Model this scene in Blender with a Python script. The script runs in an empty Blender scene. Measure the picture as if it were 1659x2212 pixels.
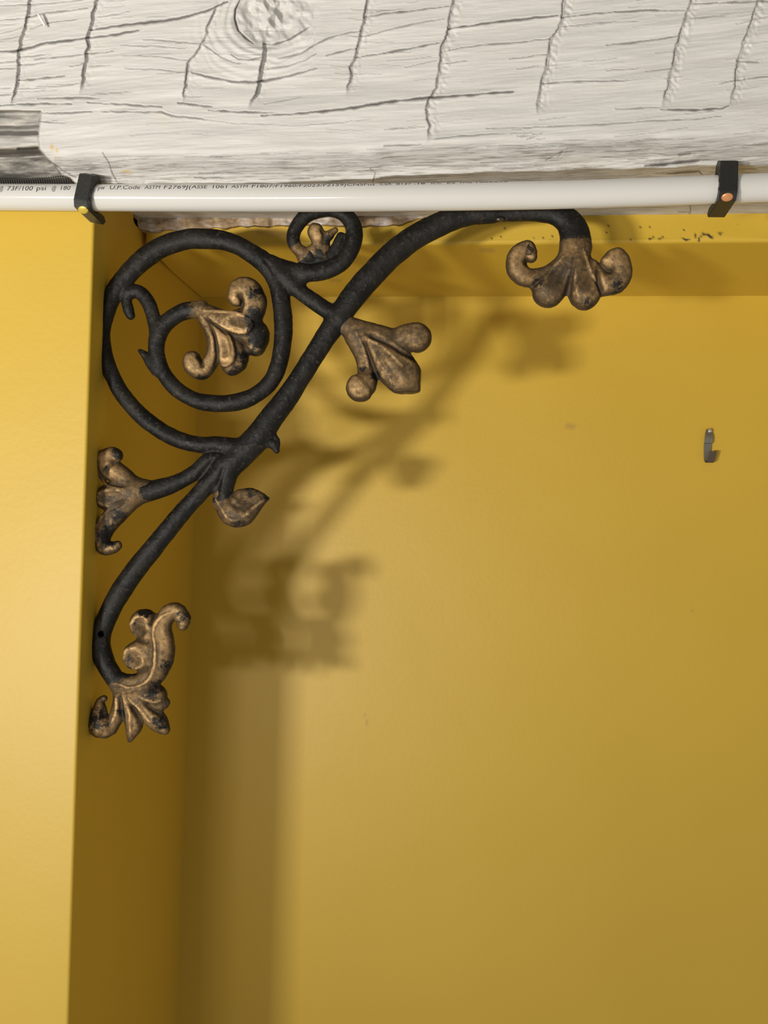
import bpy, bmesh, math, random
import numpy as np
from mathutils import Vector, Matrix
random.seed(7); rng = np.random.default_rng(7)
SC = bpy.context.scene; COL = SC.collection

# ------------------------------------------------------------------ camera
IW, IH, F = 1659, 2212, 2000.0
CX, CY = IW / 2, IH / 2
YAW, PITCH, ROLL = .1045, .0247, -.0246
_cy, _sy, _cp, _sp = math.cos(YAW), math.sin(YAW), math.cos(PITCH), math.sin(PITCH)
_f = np.array([-_sy * _cp, _cy * _cp, _sp]); _r = np.array([_cy, _sy, 0.0]); _d = np.cross(_f, _r)
CAMM = np.array([math.cos(ROLL) * _r + math.sin(ROLL) * _d, -math.sin(ROLL) * _r + math.cos(ROLL) * _d, _f])
cam = bpy.data.cameras.new('camera'); camo = bpy.data.objects.new('camera', cam); COL.objects.link(camo)
cam.sensor_fit = 'HORIZONTAL'; cam.sensor_width = 36; cam.lens = F / IW * 36; cam.clip_start = .02
mw = Matrix.Identity(4)
for i in range(3):
    mw[i][0] = CAMM[0][i]; mw[i][1] = -CAMM[1][i]; mw[i][2] = -CAMM[2][i]
camo.matrix_world = mw
SC.camera = camo

# ------------------------------------------------------------------ light and exposure
SC.view_settings.view_transform = 'Standard'; SC.view_settings.look = 'None'
SC.view_settings.exposure = 0.0; SC.view_settings.gamma = 1.0; SC.view_settings.use_curve_mapping = False
world = bpy.data.worlds.new('room_light'); SC.world = world; world.use_nodes = True
_wt = world.node_tree; bg = _wt.nodes['Background']                  # dim room: brighter lower half added as unseen floor bounce, to lift the soffit
_tc = _wt.nodes.new('ShaderNodeTexCoord'); _sx = _wt.nodes.new('ShaderNodeSeparateXYZ'); _rp = _wt.nodes.new('ShaderNodeValToRGB'); _mp = _wt.nodes.new('ShaderNodeMapRange')
_wt.links.new(_tc.outputs['Generated'], _sx.inputs[0]); _wt.links.new(_sx.outputs['Z'], _mp.inputs['Value']); _mp.inputs['From Min'].default_value = -1
_wt.links.new(_mp.outputs[0], _rp.inputs[0]); _wt.links.new(_rp.outputs[0], bg.inputs[0])
_e = _rp.color_ramp.elements; _e[0].position = .28; _e[0].color = (1.0, .96, .90, 1); _e[1].position = .62; _e[1].color = (.30, .29, .27, 1)
bg.inputs[1].default_value = .46
def area(name, loc, target, w, h, power, col):
    l = bpy.data.lights.new(name, 'AREA'); l.shape = 'RECTANGLE'; l.size = w; l.size_y = h; l.energy = power; l.color = col
    o = bpy.data.objects.new(name, l); COL.objects.link(o); o.location = loc
    o.rotation_euler = (Vector(target) - Vector(loc)).to_track_quat('-Z', 'Y').to_euler()
    return o
area('window_light', (-1.12, -1.06, -.34), (-.1, 1.0, 4.0), .21, .15, 51, (1, .97, .90))
area('lamp_light', (-.64, -1.10, -.36), (-.1, 1.0, 4.0), .30, .14, 16, (1, .95, .86))

# ------------------------------------------------------------------ geometry helpers
D0, D1, DH, XC, ZS = .80, 1.1183, .9169, -.35454, .29104   # pier face, back wall, header face, niche side, soffit
DB = .832                                                    # plane of the iron bracket
def at(u, v, y):
    """points where the sight lines through photo pixels (u, v) meet the vertical plane at distance y"""
    u = np.asarray(u, float); v = np.asarray(v, float); y = np.asarray(y, float)
    c = np.stack([(u - CX) / F + 0 * v, (v - CY) / F + 0 * u, np.ones_like(u + v)], -1)
    w = c @ CAMM
    return w * (y / w[..., 1])[..., None]
def px(P):
    q = np.asarray(P, float) @ CAMM.T
    return CX + F * q[..., 0] / q[..., 2], CY + F * q[..., 1] / q[..., 2]
def tag(o, label=None, cat=None, group=None, kind=None):
    for k, v in (('label', label), ('category', cat), ('group', group), ('kind', kind)):
        if v: o[k] = v
    return o
def empty(name, loc):
    o = bpy.data.objects.new(name, None); o.empty_display_size = .02; COL.objects.link(o); o.location = loc
    return o
def mesh_obj(name, V, faces, mat, parent=None, smooth=True, attrs=None):
    V = np.asarray(V, float)
    if parent is not None:
        off = Vector((0, 0, 0)); p = parent
        while p is not None: off = off + p.location; p = p.parent
        V = V - np.array(off)
    me = bpy.data.meshes.new(name)
    if isinstance(faces, np.ndarray):
        n, k = faces.shape
        me.vertices.add(len(V)); me.vertices.foreach_set('co', V.astype(np.float32).ravel())
        me.loops.add(n * k); me.loops.foreach_set('vertex_index', faces.astype(np.int32).ravel())
        me.polygons.add(n); me.polygons.foreach_set('loop_start', np.arange(0, n * k, k, dtype=np.int32))
        me.update(calc_edges=True)
    else:
        me.from_pydata([tuple(v) for v in V], [], faces); me.update()
    me.validate()
    if smooth: me.polygons.foreach_set('use_smooth', np.ones(len(me.polygons), bool))
    for k, a in (attrs or {}).items():
        at_ = me.attributes.new(k, 'FLOAT', 'POINT'); at_.data.foreach_set('value', np.asarray(a, np.float32).ravel())
    me.materials.append(mat)
    o = bpy.data.objects.new(name, me); COL.objects.link(o)
    if parent is not None: o.parent = parent
    return o
def bm_obj(name, bm, mat, parent=None, smooth=False):
    bmesh.ops.recalc_face_normals(bm, faces=bm.faces)
    bm.verts.index_update()
    V = np.array([v.co[:] for v in bm.verts]); Fc = [[v.index for v in f.verts] for f in bm.faces]; bm.free()
    return mesh_obj(name, V, Fc, mat, parent, smooth)
def grid_faces(nu, nv):
    a = (np.arange(nu - 1)[:, None] * nv + np.arange(nv - 1)[None, :]).ravel()
    return np.stack([a, a + 1, a + nv + 1, a + nv], -1)
def box(bm, x0, x1, y0, y1, z0, z1, bevel=0, seg=3):
    vs = [bm.verts.new((x, y, z)) for x in (x0, x1) for y in (y0, y1) for z in (z0, z1)]
    fs = [bm.faces.new([vs[i] for i in q]) for q in ((0, 1, 3, 2), (4, 6, 7, 5), (0, 4, 5, 1), (2, 3, 7, 6), (0, 2, 6, 4), (1, 5, 7, 3))]
    if bevel:
        ed = list({e for f in fs for e in f.edges})
        bmesh.ops.bevel(bm, geom=ed, offset=bevel, segments=seg, profile=.5, affect='EDGES')
def tube(path, rad, n=24, cap=True):
    """swept round tube, returns V, faces"""
    P = np.asarray(path, float); R_ = np.broadcast_to(np.asarray(rad, float), (len(P),))
    T = np.gradient(P, axis=0); T /= np.linalg.norm(T, axis=1)[:, None]
    up = np.array([0, 0, 1.]) if abs(T[0][2]) < .9 else np.array([1., 0, 0])
    N = np.cross(T, up); N /= np.linalg.norm(N, axis=1)[:, None]; B = np.cross(N, T)
    a = np.linspace(0, 2 * np.pi, n, endpoint=False)
    V = (P[:, None, :] + R_[:, None, None] * (np.cos(a)[None, :, None] * N[:, None, :] + np.sin(a)[None, :, None] * B[:, None, :])).reshape(-1, 3)
    Fc = []
    for i in range(len(P) - 1):
        for j in range(n):
            Fc.append([i * n + j, i * n + (j + 1) % n, (i + 1) * n + (j + 1) % n, (i + 1) * n + j])
    if cap: Fc += [list(range(n))[::-1], list(range((len(P) - 1) * n, len(P) * n))]
    return V, Fc
def sm(a, b, x):
    t = np.clip((np.asarray(x, float) - a) / (b - a), 0, 1); return t * t * (3 - 2 * t)
def vnoise(x, y, seed=0):
    xi = np.floor(x).astype(np.int64); yi = np.floor(y).astype(np.int64); fx = x - xi; fy = y - yi
    def h(a, b):
        n = (a * 374761393 + b * 668265263 + seed * 1442695041) & 0x7fffffff
        n = ((n ^ (n >> 13)) * 1274126177) & 0x7fffffff
        return ((n ^ (n >> 16)) & 0xffff) / 65535.0
    fx = fx * fx * (3 - 2 * fx); fy = fy * fy * (3 - 2 * fy)
    return (h(xi, yi) * (1 - fx) + h(xi + 1, yi) * fx) * (1 - fy) + (h(xi, yi + 1) * (1 - fx) + h(xi + 1, yi + 1) * fx) * fy - .5
def poly_dist(u, v, pts):
    """distance to a polyline and fraction along it"""
    pts = np.asarray(pts, float); best = np.full(u.shape, 1e9); tt = np.zeros(u.shape)
    L = np.r_[0, np.cumsum(np.hypot(*np.diff(pts, axis=0).T))]
    for i in range(len(pts) - 1):
        a, b = pts[i], pts[i + 1]; ab = b - a; q = ab @ ab + 1e-9
        t = np.clip(((u - a[0]) * ab[0] + (v - a[1]) * ab[1]) / q, 0, 1)
        d = np.hypot(u - a[0] - t * ab[0], v - a[1] - t * ab[1]); m = d < best
        best = np.where(m, d, best); tt = np.where(m, (L[i] + t * (L[i + 1] - L[i])) / L[-1], tt)
    return best, tt
def catmull(pts, step=5.0):
    P = np.asarray(pts, float); Q = np.vstack([2 * P[0] - P[1], P, 2 * P[-1] - P[-2]]); out = []
    for i in range(1, len(Q) - 2):
        n = max(2, int(np.hypot(*(Q[i + 1] - Q[i])[:2]) / step))
        t = np.linspace(0, 1, n, endpoint=False)[:, None]
        out.append(.5 * (2 * Q[i] + (Q[i + 1] - Q[i - 1]) * t + (2 * Q[i - 1] - 5 * Q[i] + 4 * Q[i + 1] - Q[i + 2]) * t ** 2 + (3 * Q[i] - Q[i - 1] - 3 * Q[i + 1] + Q[i + 2]) * t ** 3))
    out.append(P[-1:]); return np.vstack(out)

# ------------------------------------------------------------------ materials
class Mat:
    def __init__(s, name):
        s.m = bpy.data.materials.new(name); s.m.use_nodes = True; s.t = s.m.node_tree; s.b = s.t.nodes['Principled BSDF']
    def n(s, kind, ins=None, **kw):
        x = s.t.nodes.new(kind)
        for k, v in kw.items(): setattr(x, k, v)
        for k, v in (ins or {}).items(): s.set(x.inputs[k], v)
        return x
    def set(s, sock, v):
        if isinstance(v, bpy.types.NodeSocket): s.t.links.new(v, sock)
        else: sock.default_value = v
    def noise(s, scale, detail=3, rough=.5, vec=None, stretch=None):
        if vec is None: vec = s.n('ShaderNodeTexCoord').outputs['Object']
        if stretch: vec = s.n('ShaderNodeMapping', {'Vector': vec, 'Scale': stretch}).outputs[0]
        return s.n('ShaderNodeTexNoise', {'Vector': vec, 'Scale': scale, 'Detail': detail, 'Roughness': rough}).outputs['Fac']
    def ramp(s, fac, stops):
        r = s.n('ShaderNodeValToRGB', {'Fac': fac}); e = r.color_ramp.elements
        while len(e) < len(stops): e.new(.5)
        for el, (p, c) in zip(e, stops): el.position = p; el.color = (c, c, c, 1) if np.isscalar(c) else (*c, 1)
        return r.outputs[0]
    def mix(s, fac, a, b):
        x = s.n('ShaderNodeMix', data_type='RGBA'); s.set(x.inputs[0], fac)
        for i, v in ((6, a), (7, b)): s.set(x.inputs[i], (*v, 1) if isinstance(v, tuple) and len(v) == 3 else v)
        return x.outputs[2]
    def math(s, op, a, b=0.0, clamp=False):
        x = s.n('ShaderNodeMath', operation=op, use_clamp=clamp); s.set(x.inputs[0], a); s.set(x.inputs[1], b); return x.outputs[0]
    def attr(s, name): return s.n('ShaderNodeAttribute', attribute_name=name).outputs['Fac']
    def bump(s, h, dist, strength=1.0, prev=None):
        b = s.n('ShaderNodeBump', {'Height': h, 'Distance': dist, 'Strength': strength})
        if prev is not None: s.set(b.inputs['Normal'], prev)
        s.set(s.b.inputs['Normal'], b.outputs[0]); return b.outputs[0]
    def base(s, **kw):
        for k, v in kw.items(): s.set(s.b.inputs[k.replace('_', ' ')], (*v, 1) if isinstance(v, tuple) and len(v) == 3 else v)
        return s

def yellow_paint(name, chips=False):
    M = Mat(name)
    n1 = M.noise(3.0, 2); c = M.mix(M.ramp(n1, [(.35, 0.), (.65, 1.)]), (.57, .367, .032), (.605, .394, .037))
    if chips:
        ch = M.attr('chip'); c = M.mix(ch, c, (.035, .025, .015))
        c = M.mix(M.attr('scuff'), c, (.36, .22, .06))
    M.base(Base_Color=c, Roughness=.48); M.set(M.b.inputs['Specular IOR Level'], .5)
    b = M.bump(M.noise(160, 2), .0006, .25); M.bump(M.noise(9, 2), .004, .25, b)
    return M.m
MAT_YELLOW = yellow_paint('yellow_semi_gloss_paint')
MAT_YELLOW_CHIP = yellow_paint('chipped_yellow_paint', True)

def beam_mat():
    M = Mat('white_painted_hewn_wood')
    g = M.noise(14, 4, .6, stretch=(1, 6, 9)); w = M.noise(25, 5, .6)
    c = M.mix(M.ramp(g, [(.3, 0.), (.7, 1.)]), (.55, .527, .492), (.635, .615, .58))
    c = M.mix(M.math('MULTIPLY', M.ramp(w, [(.55, 0.), (.75, 1.)]), .25), c, (.66, .57, .46))
    thin = M.ramp(M.noise(30, 4, .65, stretch=(1, 14, 22)), [(.50, 0.), (.64, 1.)])
    c = M.mix(M.math('MULTIPLY', thin, M.attr('wear_shade')), c, (.30, .27, .235))
    gr = M.ramp(M.noise(40, 5, .65, stretch=(1, 4, 5)), [(.30, (.045, .04, .036)), (.5, (.22, .205, .18)), (.68, (.52, .48, .42))])
    c = M.mix(M.attr('grime_shade'), c, gr)
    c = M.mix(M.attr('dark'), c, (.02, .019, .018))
    c = M.mix(M.attr('yellow'), c, (.62, .38, .06))
    c = M.mix(M.attr('crack'), c, (.045, .038, .036))
    M.base(Base_Color=c, Roughness=.62)
    b = M.bump(M.noise(60, 4, .6, stretch=(1, 8, 10)), .0010, .4); M.bump(M.noise(220, 3), .0005, .35, b)
    return M.m
MAT_BEAM = beam_mat()

def mortar_mat():
    M = Mat('stained_lime_mortar')
    n = M.noise(38, 5, .65)
    c = M.n('ShaderNodeValToRGB', {'Fac': n}); e = c.color_ramp.elements
    for el, (p, k) in zip([e[0], e[1], e.new(.5), e.new(.58)], [(.3, (.10, .05, .025)), (.75, (.66, .60, .54)), (.47, (.33, .23, .13)), (.58, (.48, .40, .33))]):
        el.position = p; el.color = (*k, 1)
    M.base(Base_Color=c.outputs[0], Roughness=.9); M.bump(M.noise(90, 4), .003, .7); return M.m
MAT_MORTAR = mortar_mat()

def iron_mat(name):
    """cast iron painted black, brushed with bronze paint where the leaves are"""
    M = Mat(name)
    geo = M.n('ShaderNodeNewGeometry')
    n = M.noise(55, 5, .65); fine = M.noise(260, 4, .6); big = M.noise(16, 3)
    blk = M.mix(M.ramp(n, [(.42, 0.), (.68, 1.)]), (.005, .0045, .0038), (.017, .0142, .0112))
    blk = M.mix(M.math('MULTIPLY', M.ramp(fine, [(.58, 0.), (.74, 1.)]), .6), blk, (.085, .064, .042))
    rel = M.math('ADD', M.attr('relief'), M.math('MULTIPLY', M.math('SUBTRACT', fine, .5), .35))
    edge = M.ramp(rel, [(.52, 0.), (.72, 1.)])
    brz = M.mix(M.ramp(n, [(.35, 0.), (.65, 1.)]), (.095, .060, .027), (.235, .143, .060))
    brz = M.mix(M.math('MULTIPLY', edge, .75), brz, (.58, .37, .165))
    cav = M.ramp(rel, [(.28, 1.), (.47, 0.)])
    wear_shade = M.ramp(M.math('ADD', M.math('MULTIPLY', big, .5), M.math('MULTIPLY', fine, .5)), [(.47, 0.), (.57, 1.)])
    dirt = M.math('MAXIMUM', M.math('MULTIPLY', cav, .8), M.math('MULTIPLY', wear_shade, .78))
    brz = M.mix(dirt, brz, (.030, .021, .013))
    a = M.math('ADD', M.attr('bronze'), M.math('MULTIPLY', M.math('SUBTRACT', M.noise(230, 5, .75), .5), 2.0))
    mask = M.math('MULTIPLY', M.ramp(a, [(.34, 0.), (.66, 1.)]), M.ramp(M.attr('bronze'), [(.04, 0.), (.15, 1.)]))
    M.base(Base_Color=M.mix(mask, blk, brz), Roughness=M.math('ADD', .44, M.math('MULTIPLY', n, .22)),
           Metallic=M.math('MULTIPLY', mask, M.math('SUBTRACT', .5, M.math('MULTIPLY', dirt, .5))))
    M.set(M.b.inputs['Specular IOR Level'], .26)
    b = M.bump(fine, .0011, .55); M.bump(n, .0025, .35, b)
    return M.m
MAT_IRON = iron_mat('black_cast_iron')
MAT_BRONZE = iron_mat('bronze_painted_iron')
def simple(name, col, rough=.5, metal=0.0, bump=None):
    M = Mat(name); n = M.noise(90, 3)
    M.base(Base_Color=M.mix(n, tuple(x * .8 for x in col), tuple(min(1, x * 1.15) for x in col)), Roughness=rough, Metallic=metal)
    if bump: M.bump(M.noise(bump[0], 3), bump[1], .4)
    return M.m
_m = Mat('white_plastic_tubing'); _m.base(Base_Color=(.61, .592, .555), Roughness=.12); MAT_PEX = _m.m
MAT_INK = simple('black_printing_ink', (.03, .03, .03), .6)
MAT_CLIP = simple('black_plastic', (.014, .014, .011), .45, 0, (400, .0004))
MAT_BRASS = simple('yellow_brass_nail', (.62, .46, .07), .35, .35)
MAT_COPPER = simple('copper_nail', (.68, .30, .12), .35, .4)
MAT_STEEL = simple('tarnished_steel', (.22, .205, .165), .42, .6)
MAT_RUST = simple('brown_tarnished_steel', (.10, .07, .045), .5, .5)
MAT_SHINY = simple('bright_steel', (.75, .72, .68), .25, .8)
MAT_SCREW = simple('dark_screw_steel', (.12, .11, .10), .22, .9)
MAT_NET = simple('dark_netting', (.05, .042, .036), .8)
MAT_SPLINTER = simple('pale_splinter', (.85, .82, .76), .6)

# ------------------------------------------------------------------ the niche: pier, back wall, header
def tag_s(o, label, cat): return tag(o, label, cat, None, 'structure')
bm = bmesh.new(); box(bm, -1.3, XC, D0, D1 + .12, -1.2, .3035)
bm.edges.ensure_lookup_table()
bmesh.ops.bevel(bm, geom=[e for e in bm.edges if all(abs(v.co.x - XC) < 1e-6 and abs(v.co.y - D0) < 1e-6 for v in e.verts)], offset=.0026, segments=4, profile=.5, affect='EDGES')
box(bm, XC - .014, XC, D0 + .003, D1 + .12, .3035, .335)
tag_s(bm_obj('wall_left', bm, MAT_YELLOW, smooth=False), 'bright yellow painted wall pier with rounded edge at left', 'wall')
def paint_grid(name, P, chips, scuffs, mat, label, cat, extra=None):
    nu, nv = P.shape[:2]; V = P.reshape(-1, 3); u, v = px(V); ch = np.zeros(len(V)); sc = np.zeros(len(V))
    for pts, w in chips:
        w = w * .72; pts = np.asarray(pts, float); m = (u > pts[:, 0].min() - 12) & (u < pts[:, 0].max() + 12) & (v > pts[:, 1].min() - 12) & (v < pts[:, 1].max() + 12)
        if m.any():
            d, _ = poly_dist(u[m], v[m], pts); d = d + vnoise(u[m] * .4, v[m] * .4, 3) * w
            ch[m] = np.maximum(ch[m], 1 - sm(w * .6, w * 1.2, d))
    for pts, w in scuffs:
        pts = np.asarray(pts, float); m = (u > pts[:, 0].min() - 40) & (u < pts[:, 0].max() + 40) & (v > pts[:, 1].min() - 40) & (v < pts[:, 1].max() + 40)
        if m.any():
            d, _ = poly_dist(u[m], v[m], pts); sc[m] = np.maximum(sc[m], .6 * (1 - sm(0, w * 1.5, d)))
    F_ = grid_faces(nu, nv); 
    return tag_s(mesh_obj(name, V, F_, mat, attrs={'chip': ch, 'scuff': sc}), label, cat)
xs = np.r_[np.linspace(XC - .05, .75, 420), 1.3]; zs = np.r_[-1.2, np.linspace(-.75, .36, 420)]
X, Z = np.meshgrid(xs, zs, indexing='ij')
paint_grid('wall_back', np.stack([X, np.full_like(X, D1), Z], -1), [],
           [([(1226, 920), (1238, 922)], 7), ([(789, 1543), (795, 1572)], 2.0), ([(1494, 1317), (1497, 1319)], 3)],
           MAT_YELLOW_CHIP, 'ochre yellow painted back wall of the niche', 'wall')
# header: a board over the niche, with a joint to the pier that narrows towards the back
prof = []                                                      # (y, z) from the top of its face, round the lower arris, to the back
ztop = float(at(1000, 474, DH)[2])
for z in np.linspace(ztop + .02, ZS + .004, 26): prof.append((DH, z))
for a in np.linspace(0, math.pi / 2, 7)[1:]: prof.append((DH + .004 * (1 - math.cos(a)), ZS + .004 - .004 * math.sin(a)))
for y in np.linspace(DH + .008, D1 + .004, 60): prof.append((y, ZS))
prof = np.array(prof); xr = np.linspace(0, 1, 640)
gapw = np.interp(prof[:, 0], [DH, DH + .05, DH + .09, D1], [.0046, .004, .0012, .0009])
P = np.stack([(XC + gapw)[None, :] * (1 - xr[:, None]) + .80 * xr[:, None], np.broadcast_to(prof[:, 0], (640, len(prof))), np.broadcast_to(prof[:, 1], (640, len(prof)))], -1).copy()
P[:, :26, 1] += .0012 * vnoise(P[:, :26, 0] * 18, P[:, :26, 2] * 60, 5)
P = np.concatenate([np.stack([P[0, :, 0], P[0, :, 1], np.full(len(prof), ztop + .03)], -1)[None], P], 0)
chips = [([(1403, 517), (1412, 512)], 2), ([(1424, 517), (1433, 512)], 2.2), ([(1475, 515), (1481, 518), (1488, 517)], 2.4), ([(1502, 505), (1503, 513)], 2.2),
         ([(1507, 519), (1514, 511)], 2), ([(1518, 505), (1530, 507), (1537, 513)], 4.5), ([(1553, 505), (1558, 504)], 3), ([(1088, 486), (1091, 494)], 1.6),
         ([(1082, 511), (1084, 515)], 1.8), ([(1194, 509), (1190, 516)], 1.8), ([(1173, 512), (1174, 514)], 1.8), ([(1152, 513), (1153, 515)], 1.8), ([(1060, 511), (1062, 515)], 1.5), ([(1044, 505), (1045, 508)], 1.6),
         ([(1382, 489), (1384, 491)], 2), ([(1397, 489), (1398, 491)], 1.8), ([(1570, 484), (1571, 486)], 1.5), ([(1595, 484), (1596, 486)], 1.6), ([(1312, 491), (1318, 497)], 1.7), ([(1361, 516), (1363, 518)], 2)]
chips += [([(x, y), (x + random.uniform(-2, 3), y + random.uniform(1, 4))], random.uniform(1, 1.6)) for x, y in [(random.uniform(1290, 1640), random.uniform(484, 520)) for _ in range(14)]]
paint_grid('trim_1', P, chips, [([(1040, 540), (1064, 541)], 6), ([(715, 605), (735, 606)], 4), ([(560, 500), (620, 505)], 10)],
           MAT_YELLOW_CHIP, 'yellow painted header board over the niche with chipped paint', 'header')
# mortar between beam and header
us = np.linspace(272, 915, 320); ts = np.linspace(0, 1, 26)
U, T = np.meshgrid(us, ts, indexing='ij')
bot = np.interp(us, [272, 290, 305, 330, 420, 520, 640, 760, 860, 915], [470, 486, 494, 499, 497, 489, 487, 487, 486, 470]) + 2.5 * vnoise(us * .06, us * 0, 2) * 2
Rw = 440 + (bot[:, None] - 440) * T
h = .004 * vnoise(U * .03, Rw * .08, 1) + .0035 * vnoise(U * .09, Rw * .2, 9)
Y = np.interp(U, [272, 300, 330], [.893, .906, .9125]) + h - .003 * (1 - T)
P = at(U, Rw, Y); P[..., 0] = np.maximum(P[..., 0], XC + .0005)
V = P.reshape(-1, 3); back = V.copy(); back[:, 1] = np.maximum(back[:, 1], DH) + .004
nV = len(V); gf = grid_faces(320, 26)
rim = [i * 26 + 25 for i in range(320)]
fl = np.vstack([gf, np.stack([np.array(rim[:-1]), np.array(rim[1:]), np.array(rim[1:]) + nV, np.array(rim[:-1]) + nV], -1)])
tag_s(mesh_obj('trim_2', np.vstack([V, back]), fl, MAT_MORTAR), 'rough brown stained mortar strip under the white pipe above the header', 'mortar')

# ------------------------------------------------------------------ hewn beam
ST = 1.9
us = np.r_[np.arange(-480, -110, 8), np.arange(-110, 1770, ST), np.arange(1772, 2240, 8)]; rs = np.r_[np.arange(-380, -70, 8), np.arange(-70, 500, ST)]
U, RW = np.meshgrid(us, rs, indexing='ij')
EA = np.interp(us, [0, 150, 480, 700, 830, 1100, 1350, 1659], [331, 330, 330, 325, 316, 303, 297, 290])[:, None] + 5 * vnoise(us * .02, us * 0, 4)[:, None]
EB = EA + 66
DF, DBM = .744, .772
Dp = DF + (DBM - DF) * sm(-10, 66, RW - EA) ** 1.0
DEND = .935; REND = np.interp(us, [0, 900, 1659], [486, 482, 474])[:, None]
Dp = np.where(RW > EB, DBM + (DEND - DBM) * np.clip((RW - EB) / (REND - EB), 0, 1.1), Dp)
S_PX = DF / F
warp = RW + .10 * (U - 800) * np.interp(U, [0, 400, 600, 1700], [.7, .2, .3, 1])
under = sm(-10, 30, RW - EA)
h = 3.4 * vnoise(U * .006, warp * .045, 11) + 1.0 * vnoise(U * .012, warp * .14, 12) + .9 * vnoise(U * .02, warp * .35, 13) * (1 + under)
h += 1.6 * under * vnoise(U * .008, warp * .22, 14)
h += -.02 * np.abs(RW - 120) * (RW < EA - 60) * 0
crack = np.zeros_like(U); wear_shade = .10 + .80 * under  # wear, plus shade of the downward-facing underside put in as grey streaks
SCARPS = [
 [(60, -70), (62, 0), (57, 40), (45, 80), (38, 110), (36, 160), (30, 200), (24, 232)],
 [(206, -70), (205, 0), (200, 25), (193, 55), (185, 80), (188, 100), (182, 130), (178, 160), (172, 207)],
 [(470, 10), (460, 30), (445, 60), (440, 85), (425, 110), (405, 135), (402, 160), (398, 190), (394, 224)],
 [(568, 92), (567, 130), (560, 165), (550, 205), (533, 236)],
 [(800, -70), (793, 0), (785, 40), (777, 80), (768, 115), (755, 145), (757, 170), (745, 208)],
 [(985, -70), (977, 0), (968, 40), (965, 75), (952, 100), (948, 150), (940, 190), (925, 215), (918, 235), (926, 270), (922, 308)],
 [(1222, -70), (1216, 0), (1212, 30), (1207, 60), (1190, 80), (1182, 120), (1172, 160), (1163, 200), (1160, 248)],
 [(1500, -70), (1490, 0), (1480, 30), (1465, 80), (1452, 130), (1440, 190), (1427, 238)],
 [(1645, -70), (1635, 0), (1620, 50), (1605, 90), (1590, 140), (1585, 190), (1575, 232)]]
edges = [-170] + [0] * len(SCARPS) + [1800]
drop = [8, 9, 7, 13, 8, 7, 7, 6, 5]
jit = 4 * vnoise(U * .02, RW * .07, 21) + 2.2 * vnoise(U * .05, RW * .3, 22)
for i, S in enumerate(SCARPS):
    S = np.array(S, float); xe = np.interp(RW, S[:, 1], S[:, 0]) + jit
    amt = sm(S[0, 1] - 12, S[0, 1] + 12, RW) * (1 - sm(S[-1, 1] - 35, S[-1, 1] + 6, RW))
    dx = U - xe; wid = 120 if i != 2 else 85
    h -= drop[i] * amt * np.where(dx > 0, sm(-.5, 7.0, dx) * np.exp(-np.maximum(dx, 0) / wid), 0)
    h += 2.2 * amt * np.where(dx < 0, np.exp(dx / 26), 0)
    m = amt * np.exp(-((dx - 1.0) / 1.35) ** 2) * np.clip(.55 + 1.5 * vnoise(U * 0 + i * 7.3, RW * .06, 23), 0.1, 1)
    crack = np.maximum(crack, .9 * m); h -= 4 * m
    torn = amt * sm(0, 4, dx) * (1 - sm(14, 30, dx)); h += torn * 5 * vnoise(U * .16, RW * .16, 24) * (1 if i > 4 else .5)
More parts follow.
